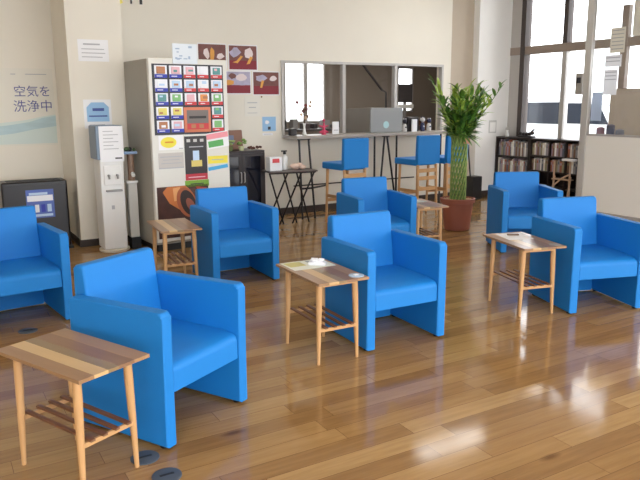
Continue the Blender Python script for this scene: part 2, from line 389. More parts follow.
p_, t_ = on_table(2, .225, .115); b = MB(); b.lathe([(.036, 0), (.042, .001), (.042, .004), (.036, .005)], mat('grey_coaster', srgb(165, 160, 155), .4), 22)
tag(b.build('coaster', None, p_, t_, wn=False), 'small grey round dish at the near corner of the right table', 'coaster')
b = MB(); b.box(-.075, .075, -.1, .1, 0, .006, mat('grey_booklet', srgb(176, 184, 180), .5), .001, 1); b.box(-.06, .06, .0, .08, .006, .0065, paper)
tag(b.build('booklet', None, (4.30, 5.45, .5113), .15, wn=False), 'grey booklet on the side table by the plant pot', 'booklet')

# ---------------------------------------------------------------- floor outlets
for x, y, lab in ((.697, 2.72, 'round dark floor outlet cover under the near armchair'), (.734, 2.53, 'round dark floor outlet cover in the foreground, clear of the chair'), (.488, 4.793, 'round metal floor outlet cover at the left edge of the floor')):
    b = MB(); b.lathe([(.062, 0), (.062, .003), (.056, .006), (.01, .0075)], mat('grey_steel', srgb(84, 92, 102), .5, metal=.2), 30)
    b.box(-.03, .03, -.006, .006, .0055, .0085, darkfoot)
    tag(b.build('floor_outlet', None, (x, y, 0)), lab, 'floor outlet', 'floor outlets')

# ---------------------------------------------------------------- high counter along the office window
hc = empty('high_counter', (5.35, 7.98, 0)); tag(hc, 'long narrow grey high counter on black iron legs under the office window', 'counter')
ctop = mat('grey_counter_top', srgb(168, 160, 152), .4, var=.06)
MB().box(-1.13, 1.42, -.16, .24, 1.043, 1.083, ctop, .004).build('countertop', hc)
def frame_leg(kind):
    b = MB(); r_ = .014; q = -.14
    if kind == 'trestle':   # two near-vertical legs with a low rail
        b.tube([(-1.09, q, 1.045), (-1.12, q - .13, 0)], r_, blackmet, 8); b.tube([(-.95, q, 1.045), (-.93, q - .13, 0)], r_, blackmet, 8)
        b.tube([(-1.11, q - .08, .40), (-.94, q - .08, .40)], r_ * .9, blackmet, 8); b.tube([(-.94, q - .08, .40), (-.60, q + .1, .40)], r_ * .9, blackmet, 8)
        b.box(-1.11, -.93, q - .02, q + .02, 1.03, 1.044, blackmet)
    elif kind == 'splayed':  # inverted V
        b.tube([(.28, q, 1.045), (.18, q, 0)], r_, blackmet, 8); b.tube([(.32, q, 1.045), (.50, q, 0)], r_, blackmet, 8); b.box(.25, .35, q - .02, q + .02, 1.03, 1.044, blackmet)
    return b
frame_leg('trestle').build('leg_frame', hc); frame_leg('splayed').build('leg_frame', hc)
for x in (.11, .49, 1.3): MB().tube([(x, -.14, 1.044), (x, -.14, 0)], .014, blackmet, 8).build('leg', hc)
b = MB(); b.tube([(-1.05, .1, .40), (1.0, .1, .40)], .009, blackmet, 8); b.build('stretcher', hc)

# ---------------------------------------------------------------- bar stools
def make_stool():
    r = empty('bar_stool', (0, 0, 0))
    MB().box(-.185, .185, -.02, .42, .69, .775, bluem, .018, 3).build('seat', r)
    b = MB(); b.prism([(-.075, .715), (-.01, .715), (-.025, 1.075), (-.05, 1.085), (-.08, 1.075)], 'x', -.19, .19, bluem, .012, 3); b.build('backrest', r)
    for sx in (-1, 1):
        for y in (-.035, .33): MB().tube([(sx * .155, y, .70), (sx * .165, y + (-.02 if y < 0 else .02), 0)], [.019, .015], woodl, 12).build('leg', r)
    for z in (.60, .50, .36): MB().box(-.16, .16, -.052, -.034, z, z + .05, woodl, .004).build('rear_rail', r)
    MB().box(-.16, .16, .33, .35, .27, .31, woodl, .004).build('footrest', r)
    for sx in (-1, 1): MB().box(sx * .16 - .009, sx * .16 + .009, -.04, .34, .33, .37, woodl, .004).build('side_rail', r)
    return r
st = make_stool()
for i, (x, y, a, lab) in enumerate(((4.575, 7.03, .06, 'blue-seated wooden bar stool nearest the low folding table'), (5.71, 7.03, .04, 'blue-seated wooden bar stool left of the plant, backrest fully visible'), (6.20, 7.03, .04, 'blue-seated wooden bar stool mostly hidden behind the plant'))):
    o = st if i == 0 else copy_tree(st); o.location = (x, y, 0); o.rotation_euler.z = a; tag(o, lab, 'bar stool', 'blue bar stools at the high counter')

# ---------------------------------------------------------------- low folding table and what stands on it
ft = empty('folding_table', (3.92, 7.47, 0), -.14); tag(ft, 'low dark folding table with crossed black legs left of the bar stool', 'table')
MB().box(-.31, .31, -.17, .17, .672, .69, mat('dark_brown_top', srgb(70, 54, 48), .35), .004).build('tabletop', ft)
for x in (-.18, -.0, .17):
    b = MB(); b.tube([(x - .12, -.11, .672), (x + .12, .09, 0)], .011, blackmet, 8); b.build('leg', ft)
    b = MB(); b.tube([(x + .12, -.11, .672), (x - .12, .06, 0)], .011, blackmet, 8); b.build('leg', ft)
b = MB(); b.tube([(-.3, -.13, .665), (.3, -.13, .665)], .008, blackmet, 8); b.tube([(-.3, .13, .665), (.3, .13, .665)], .008, blackmet, 8); b.build('top_rail', ft)
b = MB(); b.box(-.085, .085, -.06, .06, 0, .17, paper, .006); b.box(-.05, .045, -.0615, -.06, .10, .15, mat('red_print', srgb(214, 70, 76), .5), 0)
tag(b.build('paper_box', None, (3.72, 7.50, .69)), 'white box with a red mark on the low folding table', 'box')
bt = MB(); bt.lathe([(.035, 0), (.037, .01), (.037, .15), (.014, .18), (.014, .19)], mat('clear_white_bottle', srgb(225, 226, 224), .25), 20); bo = bt.build('sanitizer_bottle', None, (3.90, 7.56, .69)); tag(bo, 'white pump bottle with a black cap behind the box', 'bottle')
b = MB(); b.lathe([(.018, .19), (.02, .21), (.012, .225)], darkfoot, 14); b.box(-.045, .03, -.012, .012, .222, .238, darkfoot, .004); b.build('pump_cap', bo)
b = MB(); pk = mat('peach_cloth', srgb(226, 196, 178), .8)
for k in range(6): b.ball((random.uniform(-.08, .08), random.uniform(-.03, .03), .035 + random.uniform(-.01, .025)), random.uniform(.035, .045), pk, 2, (1.3, 1, .8))
tag(b.build('cloth_bundle', None, (4.03, 7.45, .69)), 'crumpled peach cloth bundle on the low folding table', 'cloth')

# ---------------------------------------------------------------- drinks machine
vm = empty('vending_machine', (2.4 - .012, 7.05 + .026, 0), .08); tag(vm, 'tall grey drinks vending machine with rows of drink cards and a coffee picture', 'vending machine')
VX0, VX1, VF = 1.965 - 2.4, 2.825 - 2.4, 6.73 - 7.05
vgrey = mat('grey_steel_cabinet', srgb(162, 158, 148), .5, var=.02); vwhite = mat('off_white_door', srgb(222, 220, 212), .4)
MB().box(VX0, VX1, VF + .05, VF + .70, .07, 1.95, vgrey, .006).build('body', vm)
MB().box(VX0, VX1, VF, VF + .05, .10, 1.955, vwhite, .012, 3).build('front_door', vm)
MB().box(VX0 + .03, VX1 - .03, VF + .06, VF + .66, 0, .07, darkfoot).build('plinth', vm)
def X(v): return v - 2.4
def panel(name, x0, x1, z0, z1, m, extra=(), off=.003, parent=vm, label=None):
    b = MB(); y = VF - off
    b.box(X(x0), X(x1), y, VF + (.0 if off > 0 else .002), z0, z1, m, 0)
    for (a, c, d, e, mm) in extra: b.box(X(a), X(c), y - .0012, y, d, e, mm)
    return b.build(name, parent, wn=False, label=label)
dk = mat('display_dark', srgb(32, 30, 44), .35); lb = mat('blue_label', srgb(50, 62, 175), .5); lr = mat('red_label', srgb(205, 62, 66), .5)
cardc = [mat('card_white', srgb(238, 240, 246), .4), mat('card_pale_blue', srgb(190, 214, 240), .4), mat('card_green', srgb(130, 190, 120), .4), mat('card_yellow', srgb(226, 214, 110), .4), mat('card_brown', srgb(180, 120, 80), .4), mat('card_teal', srgb(90, 150, 150), .4), mat('card_orange', srgb(226, 150, 80), .4), mat('card_pink', srgb(226, 180, 190), .4)]
panel('display_panel', 2.0, 2.775, 1.20, 1.90, dk, off=.004)
xs = [(2.025, 2.155), (2.18, 2.31), (2.335, 2.46), (2.485, 2.605), (2.635, 2.76)]
zt = [1.885, 1.75, 1.615, 1.48, 1.345]
wb_ = [[4, 7, 7, 0, 5], [0, 1, 1, 0, 1], [5, 2, 7, 6, 2], [3, 3, None, None, 5], [4, 7, None, None, 2]]
for r_ in range(5):
    for c_ in range(5):
        k = wb_[r_][c_]
        if k is None: continue
        x0, x1 = xs[c_]; z1 = zt[r_]; b = MB(); y = VF - .004
        b.box(X(x0), X(x1), y - .004, y, z1 - .12, z1, cardc[0])
        b.box(X(x0 + .02), X(x1 - .02), y - .012, y - .004, z1 - .082, z1 - .012, cardc[k], .003, 1)
        zz = z1 - random.uniform(.04, .07); xx = X(x0 + random.uniform(.025, .05))
        b.box(xx, xx + random.uniform(.03, .06), y - .0128, y - .012, zz, zz + random.uniform(.015, .028), cardc[(k * 3 + r_) % 8])
        b.box(X(x0), X(x1), y - .008, y - .004, z1 - .12, z1 - .086, lb if c_ < 2 else lr)
        b.box(X(x0 + .02), X(x1 - .05), y - .009, y - .008, z1 - .108, z1 - .100, cardc[0])
        b.build('drink_card', vm, wn=False)
och = mat('orange_frame', srgb(214, 128, 96), .45)
b = MB(); y = VF - .004
b.box(X(2.315), X(2.615), y - .012, y, 1.22, 1.475, och, .008); b.box(X(2.345), X(2.585), y - .014, y - .012, 1.25, 1.445, mat('picture_grey', srgb(120, 112, 108), .5))
b.box(X(2.345), X(2.585), y - .0145, y - .014, 1.25, 1.31, lr); b.box(X(2.37), X(2.56), y - .015, y - .0145, 1.36, 1.385, mat('ink_dark', srgb(50, 46, 48), .5))
b.box(X(2.39), X(2.44), y - .0152, y - .0145, 1.262, 1.30, cardc[4]); b.box(X(2.48), X(2.53), y - .0152, y - .0145, 1.262, 1.30, cardc[4])
b.build('framed_picture', vm, wn=False, label='orange framed picture')
inkg = mat('ink_grey', srgb(178, 178, 182), .6); yl = mat('yellow_print', srgb(240, 224, 70), .5)
b = MB(); b.box(X(2.035), X(2.30), VF - .002, VF, 1.05, 1.195, paper)
pr_ = [(X(2.14) + .085 * math.cos(t * PI / 12), 1.125 + .055 * math.sin(t * PI / 12)) for t in range(24)]
b.prism(pr_, 'y', VF - .0035, VF - .002, yl)
b.box(X(2.10), X(2.19), VF - .0042, VF - .0035, 1.12, 1.135, mat('orange_print', srgb(226, 150, 40), .5)); b.box(X(2.25), X(2.295), VF - .0035, VF - .002, 1.055, 1.065, inkg)
b.build('yellow_sticker', vm, wn=False)
panel('notice_plate', 2.025, 2.295, .86, 1.02, mat('plate_grey', srgb(196, 190, 184), .5), [(2.04, 2.28, .975, .985, inkg), (2.07, 2.25, .945, .953, inkg), (2.05, 2.27, .91, .918, inkg), (2.025, 2.295, .86, .872, inkg)])
kb = mat('black_panel', srgb(40, 34, 36), .35)
panel('selection_panel', 2.31, 2.56, .79, 1.18, kb, [(2.335, 2.375, 1.12, 1.15, alum), (2.41, 2.45, 1.12, 1.15, alum), (2.485, 2.525, 1.12, 1.15, alum), (2.36, 2.52, 1.065, 1.075, inkg), (2.40, 2.47, .93, 1.03, cardc[1]), (2.38, 2.50, .865, .93, mat('gold_print', srgb(216, 196, 110), .5))])
panel('red_label', 2.31, 2.56, .725, .79, mat('crimson', srgb(186, 44, 60), .5), [(2.34, 2.53, .75, .76, cardc[7])])
panel('green_label', 2.30, 2.57, .655, .722, mat('lime_green', srgb(120, 168, 52), .5), [(2.36, 2.51, .68, .69, mat('ink_dark', srgb(50, 46, 48), .5))])
b = MB(); M_ = Matrix.Translation((X(2.69), VF - .004, 1.13)) @ Matrix.Rotation(-.12, 4, 'Y')
b.box(-.125, .125, -.001, .001, -.08, .085, paper, M=M_); b.box(-.125, .125, -.002, -.001, .02, .075, mat('pink_print', srgb(236, 150, 160), .5), M=M_)
b.box(-.115, .06, -.002, -.001, -.065, .0, mat('green_print', srgb(90, 170, 90), .5), M=M_); b.build('pink_green_notice', vm, wn=False)
panel('yellow_label', 2.57, 2.80, .885, .965, yl, [(2.61, 2.75, .92, .93, inkg)])
b = MB(); M_ = Matrix.Translation((X(2.685), VF - .003, .84)) @ Matrix.Rotation(-.12, 4, 'Y'); b.box(-.115, .115, -.001, .001, -.018, .02, mat('cyan_print', srgb(70, 170, 220), .5), M=M_); b.build('cyan_label', vm, wn=False)
# coffee picture at the bottom
b = MB(); dkb = mat('coffee_dark', srgb(74, 42, 34), .5, var=.5, scale=14)
b.box(X(1.99), X(2.56), VF - .003, VF, .14, .675, dkb)
def ell(cx_, cz, rx, rz, y0, y1, m, a=0): b.prism([(X(cx_) + rx * math.cos(t * PI / 14) * math.cos(a) - rz * math.sin(t * PI / 14) * math.sin(a), cz + rx * math.cos(t * PI / 14) * math.sin(a) + rz * math.sin(t * PI / 14) * math.cos(a)) for t in range(28)], 'y', y0, y1, m)
b.prism([(X(2.05), .62), (X(2.10), .672), (X(2.30), .674), (X(2.36), .62), (X(2.24), .42), (X(2.12), .50)], 'y', VF - .005, VF - .003, mat('cup_orange', srgb(206, 122, 62), .5))
b.prism([(X(2.16), .655), (X(2.24), .665), (X(2.22), .53), (X(2.17), .52)], 'y', VF - .0055, VF - .005, mat('cup_highlight', srgb(232, 170, 110), .5))
ell(2.31, .50, .105, .165, VF - .007, VF - .005, mat('cup_rim', srgb(170, 92, 54), .5), .35)
ell(2.325, .495, .08, .14, VF - .009, VF - .007, mat('cup_inside', srgb(44, 26, 22), .5), .35)
ell(2.35, .47, .04, .08, VF - .010, VF - .009, mat('cup_liquid', srgb(150, 84, 66), .5), .5)
b.prism([(X(2.42), .66), (X(2.54), .64), (X(2.52), .50), (X(2.45), .52)], 'y', VF - .006, VF - .003, mat('berry_red', srgb(160, 70, 52), .6))
b.build('coffee_picture', vm, wn=False, label='coffee cup picture on the lower door')
b = MB(); b.box(X(2.225), X(2.49), -.328, -.3215, 1.905, 2.10, mat('pale_poster', srgb(222, 230, 238), .6))
for k in range(9): a_, z_ = X(random.uniform(2.25, 2.42)), random.uniform(1.93, 2.06); b.box(a_, a_ + random.uniform(.02, .06), -.3285 - k * .00005, -.328, z_, z_ + random.uniform(.01, .03), mat('faint_blue_print', srgb(160, 180, 204), .6))
tag(b.build('notice', None, (2.388, 7.076, 0), .08, wn=False), 'pale blue-white notice taped above the drink cards of the machine', 'notice')

# ---------------------------------------------------------------- wall pictures
def sheet(name, x0, x1, z0, z1, y, m, marks, label, cat, group=None):
    b = MB(); b.box(x0, x1, y - .003, y, z0, z1, m)
    for k, (shape, mm) in enumerate(marks):
        yy = y - .0032 - k * .0003
        if len(shape) == 4 and not isinstance(shape[0], tuple): b.box(shape[0], shape[1], yy - .0003, yy + .0002, shape[2], shape[3], mm)
        else: b.prism(shape, 'y', yy - .0003, yy + .0002, mm)
    o = b.build(name, None, wn=False); tag(o, label, cat, group); return o
mar = mat('maroon_print', srgb(134, 26, 44), .5); mar2 = mat('brown_print', srgb(118, 70, 64), .5, var=.4, scale=14); flesh = mat('pale_print', srgb(230, 214, 214), .5); lil = mat('lilac_print', srgb(180, 172, 196), .5, var=.35, scale=14); ora = mat('amber_print', srgb(226, 160, 70), .5)
def blob(cx_, cz, rx, rz, n=10, j=.25):
    return [(cx_ + rx * (1 + random.uniform(-j, j)) * math.cos(2 * PI * k / n), cz + rz * (1 + random.uniform(-j, j)) * math.sin(2 * PI * k / n)) for k in range(n)]
wp = 'square maroon pictures on the back wall'
def picture(x0, x1, z0, z1, lab, v):
    i = .012; a, c, d, e = x0 + i, x1 - i, z0 + i, z1 - i; W_, H_ = c - a, e - d
    mk = [((a, c, d, e), mar2 if v != 2 else lil), ((a, c, d, d + H_ * (.38 if v != 0 else .2)), mar)]
    if v == 0: mk += [(blob(a + W_ * .5, d + H_ * .55, W_ * .08, H_ * .3), ora), (blob(a + W_ * .3, d + H_ * .6, W_ * .1, H_ * .22), flesh), (blob(a + W_ * .8, d + H_ * .5, W_ * .14, H_ * .12), flesh)]
    if v == 1: mk += [(blob(a + W_ * .22, d + H_ * .72, W_ * .18, H_ * .2), lil), (blob(a + W_ * .72, d + H_ * .66, W_ * .17, H_ * .24), flesh), ([(a + W_ * .12, d + H_ * .3), (a + W_ * .3, d + H_ * .26), (a + W_ * .5, d + H_ * .55), (a + W_ * .42, d + H_ * .58), (a + W_ * .26, d + H_ * .36)], ora), ([(a + W_ * .62, d + H_ * .22), (a + W_ * .74, d + H_ * .25), (a + W_ * .86, d + H_ * .52), (a + W_ * .76, d + H_ * .56)], ora)]
    if v == 2: mk += [(blob(a + W_ * .18, d + H_ * .5, W_ * .2, H_ * .12), ora), (blob(a + W_ * .66, d + H_ * .72, W_ * .22, H_ * .16), flesh), (blob(a + W_ * .7, d + H_ * .46, W_ * .24, H_ * .1), lil), (blob(a + W_ * .3, d + H_ * .8, W_ * .14, H_ * .14), mar2)]
    if v == 3: mk += [(blob(a + W_ * .3, d + H_ * .74, W_ * .22, H_ * .14), lil), (blob(a + W_ * .78, d + H_ * .72, W_ * .15, H_ * .15), flesh), ([(a + W_ * .26, d + H_ * .3), (a + W_ * .34, d + H_ * .3), (a + W_ * .42, d + H_ * .62), (a + W_ * .32, d + H_ * .64)], ora)]
    sheet('wall_picture', x0, x1, z0, z1, 8.25, paper, mk, lab, 'picture', wp)
picture(3.06, 3.45, 1.94, 2.25, 'maroon and brown picture, upper row left, partly behind the drinks machine', 0)
picture(3.47, 3.88, 1.925, 2.245, 'maroon picture with two amber strokes, upper row right', 1)
picture(3.40, 3.78, 1.625, 1.92, 'maroon picture with a pale lilac upper half, lower row left', 2)
picture(3.80, 4.195, 1.61, 1.92, 'maroon picture nearest the office window, lower row right', 3)
lbn = mat('light_blue_note', srgb(150, 190, 226), .6)
sheet('notice', 3.93, 4.13, 1.14, 1.33, 8.25, lbn, [(blob(4.0, 1.26, .03, .025), paper), ((4.01, 4.05, 1.16, 1.20), dk)], 'light blue notice left of the office window', 'notice')
sheet('notice', 3.93, 4.08, 1.085, 1.115, 8.25, paper, [((3.95, 4.06, 1.098, 1.103), inkg)], 'small white strip below the light blue notice', 'notice')
sheet('notice', 3.68, 3.90, 1.34, 1.60, 8.25, mat('ivory_paper', srgb(232, 228, 218), .7), [((3.72, 3.86, 1.51, 1.52, ), inkg), ((3.74, 3.84, 1.45, 1.46), inkg), ((3.72, 3.86, 1.38, 1.386), inkg)], 'ivory notice under the maroon pictures', 'notice')
b = MB(); b.ball((3.925, 8.243, 1.592), .012, mat('brass', srgb(140, 110, 70), .4, metal=.5), 2, (1, .6, 1)); tag(b.build('wall_hook'), 'tiny brown wall hook beside the ivory notice', 'hook')
# sheets on the column (front at y 7.46)
sheet('notice', 1.475, 1.785, 1.95, 2.17, 7.46, paper, [((1.53, 1.70, 2.115, 2.13), inkg), ((1.51, 1.74, 2.07, 2.078), inkg), ((1.51, 1.75, 2.03, 2.038), inkg), ((1.51, 1.72, 1.99, 1.998), inkg)], 'white laminated notice high on the column', 'notice')
sheet('notice', 1.49, 1.775, 1.26, 1.56, 7.46, paper, [([(1.52, 1.33), (1.75, 1.33), (1.75, 1.48), (1.70, 1.53), (1.57, 1.53), (1.52, 1.48)], lbn), ((1.58, 1.70, 1.44, 1.47), mat('blue_ink', srgb(60, 80, 150), .6)), ((1.54, 1.73, 1.38, 1.395), mat('blue_ink', srgb(60, 80, 150), .6)), ((1.54, 1.70, 1.29, 1.30), inkg)], 'white notice with a light blue field above the water dispenser', 'notice')
# yellow ornament at the top of the wall
b = MB(); yo = mat('yellow_paper', srgb(240, 226, 110), .6); b.prism(blob(2.11, 2.685, .07, .045, 14, .3), 'y', 8.235, 8.25, yo)
tag(b.build('paper_star', None, wn=False), 'yellow cut-paper ornament at the top of the back wall', 'ornament')
b = MB(); b.box(2.26, 2.28, 8.24, 8.25, 2.66, 2.80, kb); b.box(2.37, 2.40, 8.24, 8.25, 2.66, 2.80, kb); b.box(2.25, 2.41, 8.238, 8.25, 2.76, 2.80, kb)
tag(b.build('wall_bracket', None, wn=False), 'dark bracket beside the yellow ornament high on the wall', 'bracket')

# ---------------------------------------------------------------- poster with writing, left recess
posterw = mat('poster_ivory', srgb(228, 224, 212), .6); sea = mat('poster_sea', srgb(182, 206, 210), .6, var=.15, scale=6, stretch=(1, 1, 4)); sea2 = mat('poster_foam', srgb(210, 222, 216), .6)
po = sheet('wall_poster', .62, 1.335, 1.06, 1.905, 8.25, posterw, [
    ([(.62, 1.08), (.62, 1.30), (.80, 1.32), (1.0, 1.34), (1.2, 1.38), (1.335, 1.40), (1.335, 1.08)], sea2),
    ([(.62, 1.17), (.62, 1.27), (.85, 1.29), (1.05, 1.32), (1.2, 1.365), (1.335, 1.385), (1.335, 1.27), (1.1, 1.24), (.9, 1.2)], sea),
    ((.9, .95, 1.838, 1.846), inkg), ((1.05, 1.27, 1.838, 1.846), inkg)], 'tall ivory poster with blue handwriting and a pale sea, left edge', 'poster')
def text(s_, size, loc, m, parent, name='lettering', rot=(PI / 2, 0, 0), ext=.0006, align='LEFT', off=0.0):
    cu = bpy.data.curves.new('tmp', 'FONT'); cu.body = s_; cu.size = size; cu.extrude = ext; cu.align_x = align; cu.offset = off; cu.resolution_u = 3
    t = bpy.data.objects.new('tmp', cu); COL.objects.link(t); bpy.context.view_layer.update()
    me = bpy.data.meshes.new_from_object(t.evaluated_get(bpy.context.evaluated_depsgraph_get())); bpy.data.objects.remove(t)
    me.materials.clear(); me.materials.append(m); o = bpy.data.objects.new(name, me); COL.objects.link(o); o.rotation_euler = rot; o.location = loc; o.parent = parent
    return o
ink = mat('violet_blue_ink', srgb(92, 96, 150), .6)
text('\u7a7a\u6c17\u3092', .130, (.915, 8.2435, 1.61), ink, po)
text('\u6d17\u6d44\u4e2d', .138, (.90, 8.2435, 1.445), ink, po)

# ---------------------------------------------------------------- air purifier
ap = empty('air_purifier', (.97, 7.6, 0)); tag(ap, 'black air purifier standing under the sea poster at the left edge', 'air purifier')
MB().box(-.34, .30, -.14, .14, .03, .735, blackp, .02, 3).build('housing', ap)
MB().box(-.36, .32, -.15, .15, 0, .03, darkfoot, .006).build('base', ap)
b = MB()
for k in range(9): b.box(-.28, .24, -.10 + k * .022, -.09 + k * .022, .733, .738, darkfoot)
b.build('top_grille', ap)
MB().box(-.32, .28, -.148, -.139, .05, .70, mat('black_front', srgb(36, 33, 36), .35), .004).build('front_panel', ap)
b = MB(); y = -.149; x0, x1, z0, z1 = -.115, .155, .355, .65
b.box(x0, x1, y - .002, y, z0, z1, mat('sticker_blue', srgb(84, 108, 184), .45)); b.box(x0 + .01, x1 - .01, y - .003, y - .002, z1 - .12, z1 - .06, cardc[0]); b.box(x0 + .03, x1 - .06, y - .0035, y - .003, z1 - .055, z1 - .03, cardc[1])
for k in range(4): b.box(x0 + .02 + k * .06, x0 + .06 + k * .06, y - .004, y - .003, z0 + .06, z0 + .14, (cardc[7], cardc[0], lb, cardc[1])[k])
b.box(x0 + .02, x1 - .02, y - .004, y - .003, z0 + .015, z0 + .04, cardc[1]); b.build('sticker', ap, wn=False, label='blue and white sticker')

# ---------------------------------------------------------------- water dispenser
wd = empty('water_dispenser', (1.64, 7.12, 0)); tag(wd, 'white water dispenser with a notice on its front, against the column', 'water dispenser')
wm = mat('white_plastic', srgb(232, 231, 228), .35); gm = mat('grey_plastic', srgb(150, 148, 146), .4)
MB().box(-.125, .115, -.12, .16, .03, .99, wm, .015, 3).build('body', wd)
b = MB(); b.lathe([(.15, 0), (.155, .006), (.155, .026), (.14, .034)], mat('cream_base', srgb(222, 214, 196), .5), 32, (0, 0, 0), 1, .95); b.build('base', wd)
MB().box(-.15, .12, -.14, .17, .96, 1.30, mat('blue_grey_head', srgb(120, 138, 158), .4), .012, 3).build('head', wd)
b = MB(); b.box(-.118, .118, -.146, -.141, .94, 1.295, paper)
for k in range(6): b.box(-.08, .02 + .05 * (k % 2), -.1468, -.146, 1.24 - k * .035, 1.247 - k * .035, inkg)
b.box(.03, .10, -.1468, -.146, .965, .98, mat('ink_dark', srgb(50, 46, 48), .5)); b.build('notice_sheet', wd, wn=False)
b = MB(); b.box(-.09, .085, -.135, -.118, .70, .90, wm, .008); b.build('tap_panel', wd)
for x in (-.045, .04): b = MB(); b.tube([(x, -.13, .80), (x, -.165, .80), (x, -.17, .765)], [.013, .013, .01], gm, 12); b.build('tap', wd)
b = MB(); b.box(-.08, .08, -.17, -.118, .635, .655, gm, .005); b.build('drip_tray', wd)
b = MB(); b.box(-.03, .0, -.1212, -.12, .45, .49, inkg); b.build('plate', wd, wn=False)
# cup dispenser beside it
cdp = empty('cup_dispenser', (1.86, 7.12, 0)); tag(cdp, 'slim cup dispenser tube on a tray stand between water dispenser and drinks machine', 'cup dispenser')
MB().box(-.05, .045, -.04, .05, .12, .72, mat('pale_column', srgb(206, 204, 196), .5), .008).build('stand', cdp)
MB().box(-.05, .05, -.06, .07, 0, .12, darkfoot, .006).build('foot', cdp)
b = MB(); b.lathe([(.034, .72), (.036, .73), (.036, 1.02), (.03, 1.03)], mat('brown_cups', srgb(140, 112, 92), .4), 20); b.build('cup_tube', cdp)
MB().box(-.09, .055, -.08, .07, 1.0, 1.03, mat('blue_tray', srgb(130, 156, 190), .4), .006).build('tray', cdp)
b = MB(); b.box(-.07, .05, -.07, .04, .70, .725, wm, .005); b.tube([(0, -.05, .80), (0, -.085, .78)], .02, wm, 12); b.build('dispensing_mouth', cdp)
b = MB(); b.ball((-.04, -.02, 1.052), .026, mat('green_scrub', srgb(80, 100, 62), .7), 2, (1.3, 1, .8)); b.ball((.0, 0, 1.048), .022, kb, 2); b.ball((.035, -.03, 1.044), .018, mat('green_scrub', srgb(80, 100, 62), .7), 2)
tag(b.build('tray_ornament'), 'small dark green ornament on the cup dispenser tray', 'ornament').location = (1.86, 7.12, 0)

# ---------------------------------------------------------------- dark cabinet with glass doors
dc = empty('glass_cabinet', (3.40, 7.90, 0)); tag(dc, 'low black cabinet with two dark glass doors right of the drinks machine', 'cabinet')
cbm = mat('black_brown_wood', srgb(46, 36, 36), .4, var=.1)
b = MB(); b.box(-.33, .31, -.16, .30, .06, .09, cbm); b.box(-.33, .31, -.16, .30, .90, .93, cbm, .003); b.box(-.33, -.30, -.16, .30, 0, .90, cbm); b.box(.28, .31, -.16, .30, 0, .90, cbm); b.box(-.30, .28, .28, .30, .06, .90, cbm); b.box(-.30, .28, -.12, .28, .48, .50, cbm); b.build('carcass', dc)
for x0, x1 in ((-.30, -.012), (-.008, .28)):
    b = MB(); b.box(x0, x1, -.182, -.162, .09, .13, cbm); b.box(x0, x1, -.182, -.162, .86, .90, cbm); b.box(x0, x0 + .04, -.182, -.162, .13, .86, cbm); b.box(x1 - .04, x1, -.182, -.162, .13, .86, cbm)
    b.box(x0 + .04, x1 - .04, -.176, -.17, .13, .86, mat('smoked_glass', srgb(24, 26, 38), .08)); dr = b.build('door', dc)
    hx = x1 - .02 if x0 < -.1 else x0 + .02
    MB().tube([(hx, -.186, .54), (hx, -.205, .55), (hx, -.205, .66), (hx, -.186, .67)], .007, alum, 8).build('handle', dr)
# on the cabinet
b = MB(); M_ = Matrix.Translation((0, 0, 0)) @ Matrix.Rotation(-.12, 4, 'X'); b.box(-.12, .12, -.008, .008, 0, .245, mat('brown_board', srgb(142, 104, 88), .6), .012, M=M_); b.box(-.095, .0, -.0095, -.008, .07, .18, mat('board_blue', srgb(120, 130, 160), .6), M=M_)
tag(b.build('picture_board', None, (3.42, 8.02, .932)), 'brown board with a blue patch leaning behind the black cabinet top', 'board')
def little_plant(loc, lab, n, cl, pc):
    r = empty('potted_plant', loc); tag(r, lab, 'potted plant')
    b = MB(); b.lathe([(.028, 0), (.036, .05), (.038, .055), (.033, .055), (.03, .045)], pc, 18); b.build('pot', r)
    b = MB()
    for k in range(n):
        a = random.uniform(0, 6.28); q = random.uniform(.02, .06); h_ = random.uniform(.03, .09)
        b.ball((q * math.cos(a), q * math.sin(a), .05 + h_), random.uniform(.014, .022), cl, 1, (1.2, 1, .6))
    b.build('foliage', r)
little_plant((3.28, 7.82, .931), 'small pale green plant on the left of the black cabinet', 22, mat('pale_green_leaf', srgb(160, 180, 110), .6), mat('olive_pot', srgb(120, 130, 80), .5))
little_plant((3.42, 7.80, .931), 'small bright green plant in the middle of the cabinet top', 16, mat('moss_leaf', srgb(130, 165, 80), .6), mat('cream_pot', srgb(210, 214, 170), .5))
b = MB()
for k in range(12): b.ball((random.uniform(-.10, .10), random.uniform(-.03, .03), .018 + random.uniform(0, .025)), random.uniform(.014, .022), mat('dried_brown', srgb(96, 60, 50), .7), 1)
tag(b.build('dried_arrangement', None, (3.60, 7.83, .931)), 'dark brown dried arrangement on the right of the cabinet top', 'ornament')

# ---------------------------------------------------------------- things on the high counter (top at 1.083)
CT = 1.083
vs = empty('flower_vase', (4.44, 8.02, CT)); tag(vs, 'white vase of dark red and cream flowers on the high counter', 'flower vase')
b = MB(); b.lathe([(.03, 0), (.036, .01), (.02, .05), (.014, .11), (.02, .15), (.015, .155)], wm, 20); b.build('vase', vs)
b = MB(); stm = mat('twig', srgb(96, 74, 52), .7); fl_c = [mat('dark_red_petal', srgb(120, 50, 52), .6), mat('cream_petal', srgb(214, 186, 160), .6), mat('brown_petal', srgb(104, 70, 52), .6)]
heads = []
for k in range(12):
    a = random.uniform(0, 6.28); q = random.uniform(.02, .11); z_ = random.uniform(.22, .47); e_ = (q * math.cos(a), q * math.sin(a) * .5, z_); heads.append(e_)
    b.tube([(0, 0, .14), (e_[0] * .4, e_[1] * .4, .14 + (z_ - .14) * .6), e_], .0025, stm, 5)
b.build('stems', vs)
for k, e_ in enumerate(heads):
    b = MB()
    for j in range(5): b.ball((e_[0] + .012 * math.cos(j * 1.26), e_[1] - .004, e_[2] + .012 * math.sin(j * 1.26)), .014, fl_c[k % 3], 1)
    b.build('flower', vs)
